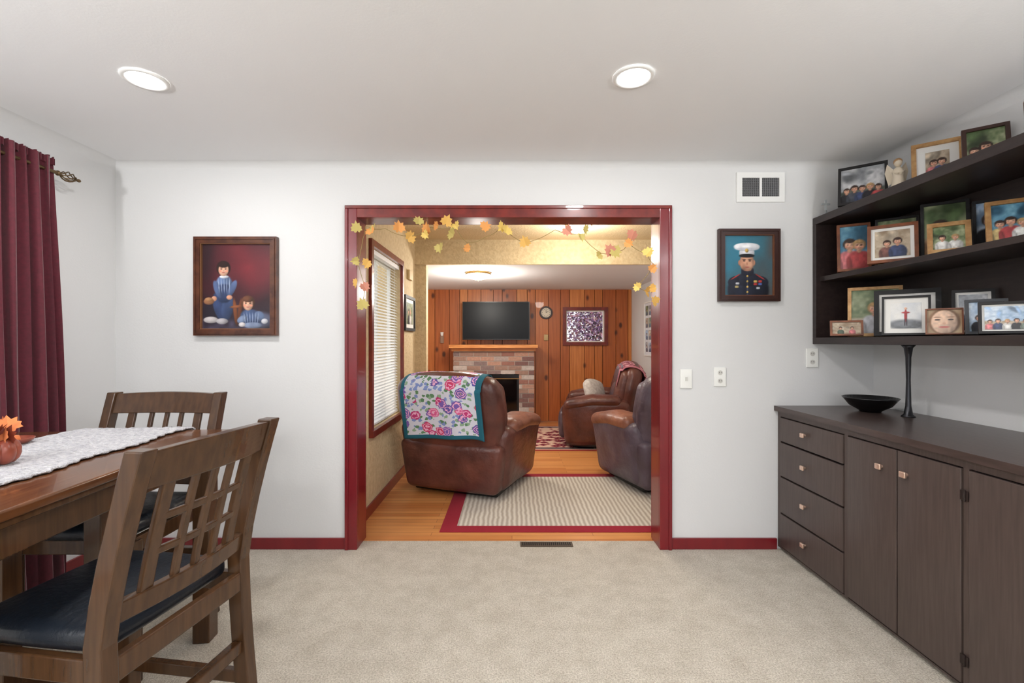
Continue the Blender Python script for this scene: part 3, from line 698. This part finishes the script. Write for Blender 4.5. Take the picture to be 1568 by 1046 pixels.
# ------------------------------------------------ recliners
def floral():
    m=mat('floral_quilt',(236,234,232),.9)
    nt=m.node_tree;b=nt.nodes['Principled BSDF'];N=nt.nodes.new;L=nt.links.new
    uv=N('ShaderNodeTexCoord');mp=N('ShaderNodeMapping');mp.inputs['Scale'].default_value=(6,9,1);L(uv.outputs['UV'],mp.inputs[0])
    nz=N('ShaderNodeTexNoise');nz.inputs['Scale'].default_value=4;L(mp.outputs[0],nz.inputs['Vector'])
    ad=N('ShaderNodeMixRGB');ad.blend_type='ADD';ad.inputs[0].default_value=.3;L(mp.outputs[0],ad.inputs[1]);L(nz.outputs['Color'],ad.inputs[2])
    v=N('ShaderNodeTexVoronoi');v.inputs['Scale'].default_value=1.0;L(ad.outputs[0],v.inputs['Vector'])
    sep=N('ShaderNodeSeparateColor');L(v.outputs['Color'],sep.inputs[0])
    fr=N('ShaderNodeValToRGB');fr.color_ramp.interpolation='CONSTANT';E=fr.color_ramp.elements
    E[0].position=0;E[0].color=lin((190,54,116));E[1].position=.25;E[1].color=lin((120,92,172))
    for p,c in((.45,(216,92,142)),(.65,(98,84,160)),(.8,(200,60,104))):
        e=E.new(p);e.color=lin(c)
    ring=N('ShaderNodeMath');ring.operation='SINE';ml=N('ShaderNodeMath');ml.operation='MULTIPLY';ml.inputs[1].default_value=42;L(v.outputs['Distance'],ml.inputs[0]);L(ml.outputs[0],ring.inputs[0])
    gt=N('ShaderNodeMath');gt.operation='GREATER_THAN';gt.inputs[1].default_value=.45;L(ring.outputs[0],gt.inputs[0])
    m3=N('ShaderNodeMixRGB');m3.inputs[2].default_value=lin((236,176,206));L(gt.outputs[0],m3.inputs[0]);L(fr.outputs[0],m3.inputs[1]);L(sep.outputs[0],fr.inputs[0])
    ce=N('ShaderNodeMath');ce.operation='LESS_THAN';ce.inputs[1].default_value=.07;L(v.outputs['Distance'],ce.inputs[0])
    m4=N('ShaderNodeMixRGB');m4.inputs[2].default_value=lin((238,206,90));L(ce.outputs[0],m4.inputs[0]);L(m3.outputs[0],m4.inputs[1])
    lt=N('ShaderNodeMath');lt.operation='LESS_THAN';lt.inputs[1].default_value=.44;L(v.outputs['Distance'],lt.inputs[0])
    v2=N('ShaderNodeTexVoronoi');v2.inputs['Scale'].default_value=2.7;L(ad.outputs[0],v2.inputs['Vector'])
    lt2=N('ShaderNodeMath');lt2.operation='LESS_THAN';lt2.inputs[1].default_value=.42;L(v2.outputs['Distance'],lt2.inputs[0])
    sp2=N('ShaderNodeSeparateColor');L(v2.outputs['Color'],sp2.inputs[0])
    lr=N('ShaderNodeValToRGB');lr.color_ramp.interpolation='CONSTANT';lr.color_ramp.elements[0].color=lin((92,134,96));lr.color_ramp.elements[1].position=.4;lr.color_ramp.elements[1].color=lin((140,170,140));e=lr.color_ramp.elements.new(.65);e.color=lin((128,146,200));L(sp2.outputs[0],lr.inputs[0])
    m1=N('ShaderNodeMixRGB');m1.inputs[1].default_value=lin((212,214,226));L(lr.outputs[0],m1.inputs[2]);L(lt2.outputs[0],m1.inputs[0])
    m2=N('ShaderNodeMixRGB');L(lt.outputs[0],m2.inputs[0]);L(m1.outputs[0],m2.inputs[1]);L(m4.outputs[0],m2.inputs[2])
    L(m2.outputs[0],b.inputs['Base Color'])
    return m
flo=floral();tealM=mat('teal_binding',(22,94,112),.85)
def recliner(loc,rz,w=.92,mb_=leather,ma=leather2,ms=leather,name='recliner',ln=1.0):
    mb=MB();hw=w/2;aw=.20
    mb.rbox((0,.0,.035),(w-.24,.62,.06),.02,blackM,mid=2)
    def tap(p):
        t=(p.z+.21)/.42; k=.88+.12*max(0,min(1,t)); return (p.x*k,p.y*(.92+.08*t),p.z)
    mb.rbox((0,-.03,.255),(w-.06,.82,.42),.06,mb_,puff=.02,fn=tap)
    for sx in(-1,1):
        def arm(p,sx=sx):
            t=(p.z+.26)/.52; return (p.x+sx*.035*t*t-sx*.03*(1-t),p.y*(.9+.1*t)*ln,p.z-.035*max(0,p.y)/.4)
        mb.rbox((sx*(hw-aw/2-.01),.03+.4*(ln-1),.33),(aw,.80,.54),.08,mb_,puff=.02,fn=arm)
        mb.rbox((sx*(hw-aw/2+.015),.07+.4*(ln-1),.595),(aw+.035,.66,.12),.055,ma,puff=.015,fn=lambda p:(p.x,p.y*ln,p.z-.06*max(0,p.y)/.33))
    mb.rbox((0,.10,.42),(w-2*aw+.02,.62,.20),.07,ms,puff=.035)
    mb.rbox((0,.42,.27),(w-2*aw,.12,.34),.05,ms,puff=.03)
    R=Matrix.Rotation(math.radians(14),3,'X')
    def bk(p):
        t=(p.z+.38)/.76; k=.88+.12*min(1,max(0,t*1.6))
        return (p.x*k,p.y,p.z-.05*(abs(p.x)/hw)**3*(1 if t>.5 else 0))
    mb.rbox((0,-.36,.655),(w-.10,.20,.76),.09,mb_,puff=.03,rot=R,fn=bk)
    mb.rbox((0,-.27,.62),(w-2*aw+.06,.17,.30),.07,ms,puff=.03,rot=R)
    mb.rbox((0,-.335,.87),(w-2*aw+.14,.18,.28),.08,ms,puff=.03,rot=R)
    for sx in(-1,1): mb.rbox((sx*(hw-.13),-.29,.72),(.12,.16,.46),.055,mb_,puff=.02,rot=R)
    return mb.obj(name,loc,(0,0,rz))
def throw(loc,rz,x0,x1,down_b,down_f,m,border,name):
    mb=MB();R=Matrix.Rotation(math.radians(14),3,'X')
    half=.38+.012;T=.128
    tot=down_b+down_f+2*T
    def fn(u,v):
        x=x0+(x1-x0)*u
        s=v*tot
        if s<down_b: y=-T;z=half-.07-(down_b-s)
        elif s<down_b+2*T:
            a=math.pi*(s-down_b)/(2*T); y=-T*math.cos(a); z=half-.07+.075*math.sin(a)
        else: y=T+.03;z=half-.07-(s-down_b-2*T)
        k=max(0,(down_b-s)/max(down_b,.01))
        yy=y-(.012*math.sin(u*11+1)+.02)*k -.012*(1 if s<down_b else -1)
        z-=.05*(abs(x)/.46)**3+.015*math.sin(u*5)*k
        return R@Vector((x+.02*k*math.sin(3*u),yy,z))+Vector((0,-.36,.655))
    mb.grid(fn,60,80,m,mf=lambda u,v: border if (u<.045 or u>.94 or v<.035) else m)
    mb.obj(name,loc,(0,0,rz),solid=.008)
r1=(-.385,4.19,.006);a1=math.radians(-20)
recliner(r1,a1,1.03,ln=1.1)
throw(r1,a1,-.38,.35,.43,.22,flo,tealM,'floral_throw_blanket')
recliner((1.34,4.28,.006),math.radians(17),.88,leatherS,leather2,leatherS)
r3=(1.12,5.95,.004);a3=math.radians(80)
recliner(r3,a3,1.08,leather,leather,leatherS)
pinkB=mat('pink_throw',(206,150,158),.9,var=26,rgb2=(130,54,74),ramp=(.45,.55))
throw(r3,a3,-.46,.25,.25,.2,pinkB,F_((180,110,124)),'patterned_throw_blanket')
mb=MB();mb.rbox((0,0,0),(.36,.12,.26),.055,mat('grey_pillow',(206,200,194),.9,var=30,rgb2=(180,170,164)),puff=.03);mb.obj('throw_pillow',(1.05,5.80,.68),(math.radians(-20),.15,math.radians(50)))

# ------------------------------------------------ rugs
rugS=mat('rug_striped_beige',(196,188,172),1.0,bump=(120,.6,.006))
nt=rugS.node_tree;b=nt.nodes['Principled BSDF'];tc=nt.nodes.new('ShaderNodeTexCoord');wv=nt.nodes.new('ShaderNodeTexWave');wv.bands_direction='X';wv.inputs['Scale'].default_value=9;wv.inputs['Distortion'].default_value=2.2;wv.inputs['Detail'].default_value=3
r=nt.nodes.new('ShaderNodeValToRGB');r.color_ramp.elements[0].color=lin((170,158,144));r.color_ramp.elements[1].color=lin((214,208,196))
nt.links.new(tc.outputs['Object'],wv.inputs['Vector']);nt.links.new(wv.outputs['Fac'],r.inputs[0]);nt.links.new(r.outputs[0],b.inputs['Base Color'])
rugR=mat('rug_red_border',(146,26,44),1.0,bump=(150,.5,.004))
mb=MB();mb.rbox((.45,3.815,-.001),(1.9,1.37,.006),.002,rugR,mid=2);mb.rbox((.45,3.815,.001),(1.68,1.17,.005),.002,rugS,mid=2)
mb.obj('area_rug')
pers=mat('persian_rug',(120,22,36),1.0,bump=(150,.4,.004))
nt=pers.node_tree;b=nt.nodes['Principled BSDF'];tc=nt.nodes.new('ShaderNodeTexCoord');v=nt.nodes.new('ShaderNodeTexVoronoi');v.distance='MANHATTAN';v.inputs['Scale'].default_value=9
r=nt.nodes.new('ShaderNodeValToRGB');r.color_ramp.interpolation='CONSTANT';r.color_ramp.elements[0].color=lin((222,196,176));r.color_ramp.elements[1].position=.16;r.color_ramp.elements[1].color=lin((132,24,40))
e=r.color_ramp.elements.new(.45);e.color=lin((60,30,60));e=r.color_ramp.elements.new(.58);e.color=lin((150,44,52));e=r.color_ramp.elements.new(.75);e.color=lin((214,180,160))
nt.links.new(tc.outputs['Object'],v.inputs['Vector']);nt.links.new(v.outputs['Distance'],r.inputs[0]);nt.links.new(r.outputs[0],b.inputs['Base Color'])
mb=MB();mb.rbox((0,0,0),(1.6,1.58,.006),.002,rugR,mid=2)
mb.box(-.76,.76,-.75,.75,.002,.0036,F_((214,190,170)));mb.box(-.72,.72,-.71,.71,.002,.0042,F_((50,30,56)));mb.box(-.66,.66,-.65,.65,.002,.0048,pers)
mb.obj('persian_rug',(.28,6.26,-.001))

# ------------------------------------------------ fireplace
bk=[mat('brick_%d'%i,c,.85,var=30,rgb2=tuple(int(x*.9) for x in c),bump=(40,.4,.006)) for i,c in enumerate([(160,114,102),(182,164,158),(142,122,120),(202,190,184),(166,134,120),(192,150,132),(132,98,94)])]
mort=mat('mortar',(186,178,170),.9)
mb=MB();fx0,fx1,fy=-.917,.346,7.1;ox0,ox1,oz=-.66,.11,.80
mb.box(fx0+.006,ox0,fy+.008,7.485,-.004,1.16,mort);mb.box(ox1,fx1-.006,fy+.008,7.485,-.004,1.16,mort);mb.box(ox0,ox1,fy+.008,7.485,oz,1.16,mort);mb.box(ox0,ox1,7.44,7.485,-.004,oz,darkHole);mb.box(ox0,ox1,7.1,7.485,-.004,.02,darkHole)
row=0;z=0.0
random.seed(3)
while z<1.15:
    z1=min(z+.062,1.16);x=fx0-(.11 if row%2 else 0)
    while x<fx1:
        a=max(x,fx0);b_=min(x+.205,fx1)
        segs=[(a,b_)]
        if z<oz-.02:
            segs=[]
            if a<ox0: segs.append((a,min(b_,ox0)))
            if b_>ox1: segs.append((max(a,ox1),b_))
        m=random.choice(bk)
        for (p,q) in segs:
            if q-p>.02: mb.box(p,q,fy,fy+.05,z,z1,m)
        x+=.215
    z+=.072;row+=1
mb.box(fx1-.004,fx1+.001,fy+.002,7.485,0,1.16,bk[0])
mb.box(fx0-.05,fx1+.05,fy-.14,7.485,1.21,1.26,mantelM);mb.box(fx0-.02,fx1+.02,fy-.05,7.485,1.16,1.21,mantelM)
mb.box(ox0+.0,ox1,fy+.0,fy+.02,oz-.07,oz-.0,blackM)
for x in(ox0,-.29,ox1-.035): mb.box(x,x+.035,fy,fy+.02,0.0,oz-.07,blackM)
mb.box(ox0,ox1,fy+.02,fy+.03,0,oz-.07,mat('smoked_glass',(10,10,12),.08))
mb.box(ox0,ox1,fy-.003,fy,oz-.075,oz-.066,brass)
mb.obj('fireplace')
mb=MB();tx0,tx1,tz0,tz1=-.79,.281,1.335,1.945
mb.box(tx0,tx1,7.25,7.29,tz0,tz1,blackM);mb.box(tx0+.012,tx1-.012,7.247,7.25,tz0+.02,tz1-.012,mat('tv_screen',(16,20,26),.35,spec=.2))
mb.box(-.45,-.05,7.29,7.485,1.5,1.75,blackM);mb.obj('television',bevel=.003)
mb=MB();mb.cyl((0,0,0),(0,-.03,0),.108,.104,mat('clock_rim',(44,22,16),.4),36)
mb.oval(0,0,.078,.078,-.0305,F_((224,216,196)),36)
for k in range(12):
    t=math.pi*k/6; mb.oval(.062*math.sin(t),.062*math.cos(t),.005,.008,-.0312,blk,6)
mb.box(-.003,.003,-.033,-.0315,0,.05,blk);mb.add([(0,-.033,-.003),(.04,-.033,.02),(.038,-.033,.026),(-.002,-.033,.004)],[(0,1,2,3)],blk)
mb.obj('wall_clock',(PX(836,7.48),7.488,PZ(479,7.48)))
mb=MB();mb.rbox((0,0,0),(.07,.025,.10),.008,F_((196,168,120)),mid=2);mb.obj('thermostat',(PX(836,7.48),7.476,PZ(517,7.48)))
mb=MB();mb.rbox((0,0,0),(.06,.03,.12),.008,F_((150,120,100)),mid=2);mb.cyl((0,-.01,.06),(0,-.01,.12),.02,.03,whiteM,12);mb.obj('wall_sconce',(PX(677,7.48),7.474,PZ(520,7.48)))
mb=MB();mb.rbox((0,0,0),(.03,.16,.10),.006,F_((200,176,130)),mid=2);mb.obj('doorbell_chime',(-1.064,4.75,2.0))
mb=MB();molding(mb,.45,.36,.03,blk,.022);mb.box(-.2,.2,-.008,0,.02,.34,whf);photo_people(mb,-.15,.15,.07,.29,-.010,gr,[(.35,1,K,hb),(.65,1,Wt,hl)])
mb.obj('picture_frame',(-1.078,4.75,1.42),(0,0,math.radians(90)))
mb=MB();molding(mb,.55,.78,.015,whiteM,.02);mb.box(-.27,.27,-.008,0,.01,.77,F_((222,224,230)))
for i in range(3):
    for j in range(4): photo_people(mb,-.22+.15*i,-.09+.15*i,.06+.175*j,.20+.175*j,-.0095,[gy,bl,tn,gr][(i+j)%4],[(.5,1,nv,hb)])
mb.obj('photo_collage_poster',(1.967,6.45,1.10),(0,0,math.radians(-90)))

# ------------------------------------------------ leaf garland
random.seed(21)
gm=[mat('leaf_orange',(222,154,84),.7),mat('leaf_yellow',(230,198,108),.7),mat('leaf_pink',(206,138,116),.7),mat('leaf_olive',(196,178,104),.7),mat('leaf_gold',(226,178,94),.7)]
vine=mat('vine',(150,130,80),.8)
mb=MB();gy_=2.834
def P3(px,py,d=gy_): return Vector((PX(px,d),d,PZ(py,d)))
vp=[(552,472),(560,440),(548,402),(556,365),(560,346),(590,350),(627,362),(660,348),(697,347),(716,372),(745,362),(768,347),(803,372),(850,352),(888,358),(921,388),(950,384),(962,372),(990,388),(1002,405),(975,438),(1000,447)]
pts=[]
for i in range(len(vp)-1):
    for k in range(4):
        t=k/4;pts.append(P3(vp[i][0]*(1-t)+vp[i+1][0]*t,vp[i][1]*(1-t)+vp[i+1][1]*t+3*math.sin(t*math.pi)))
pts.append(P3(*vp[-1]));mb.tube(pts,.0018,vine,5)
lv=[(548,350),(566,355),(612,350),(627,364),(655,352),(668,346),(685,340),(697,345),(693,358),(716,380),(768,347),(776,354),(803,372),(866,352),(888,362),(897,350),(916,392),(932,385),(970,358),(960,372),(990,388),(1000,412),(978,440),(990,447),(1003,441),(545,400),(562,402),(545,432),(556,438),(555,468),(640,340),(675,378),(742,348),(1003,462),(940,384),(650,358),(572,348)]
for i,(px,py) in enumerate(lv):
    c=P3(px+random.uniform(-2,2),py,gy_-.008-random.uniform(0,.012))
    leaf(mb,c,random.uniform(.034,.05),gm[random.randint(0,4)],Euler((random.uniform(-.5,.5),random.uniform(0,6.28),random.uniform(-.9,.9))).to_matrix())
mb.obj('autumn_leaf_garland')

# ------------------------------------------------ outdoor tree
mb=MB();bark=mat('bark',(110,90,92),.9);lm=[F_((150,108,146)),F_((188,158,186)),F_((120,94,128)),F_((206,178,176)),F_((170,120,130))]
mb.cyl((3.0,11,-.3),(2.9,11,3.4),.12,.07,bark,10)
random.seed(11)
for k in range(54):
    z=random.uniform(1.1,2.3);a=random.uniform(2.8,3.5);L_=random.uniform(.9,2.1)
    p0=Vector((2.95,11,z));p1=p0+Vector((math.cos(a)*L_,math.sin(a)*.8,random.uniform(-.3,.3)))
    mb.cyl(p0,p1,.010,.004,bark,6)
    for q in range(75):
        t=random.uniform(.2,1.1);c=p0.lerp(p1,t)+Vector([random.gauss(0,.12) for _ in range(3)])
        leaf(mb,c,random.uniform(.026,.042),random.choice(lm),Euler([random.uniform(0,6) for _ in range(3)]).to_matrix())
mb.obj('autumn_tree')
B('ground_exterior',[(-12,12,-8,22,-.5,-.3)],mat('lawn',(150,150,130),1.0,var=3,rgb2=(170,166,140)))

# ------------------------------------------------ world, camera
w=bpy.data.worlds.new('World');bpy.context.scene.world=w;w.use_nodes=True
bg=w.node_tree.nodes['Background'];bg.inputs[0].default_value=(.96,.98,1,1);bg.inputs[1].default_value=1.85
cam=bpy.data.cameras.new('Camera');co=bpy.data.objects.new('Camera',cam);bpy.context.scene.collection.objects.link(co)
co.location=(0,0,H);co.rotation_euler=(math.radians(90),0,0);cam.lens=16.0;cam.sensor_width=36;cam.clip_start=.02
bpy.context.scene.camera=co
try:
    bpy.context.scene.view_settings.view_transform='Standard'
except Exception as e: print(e)
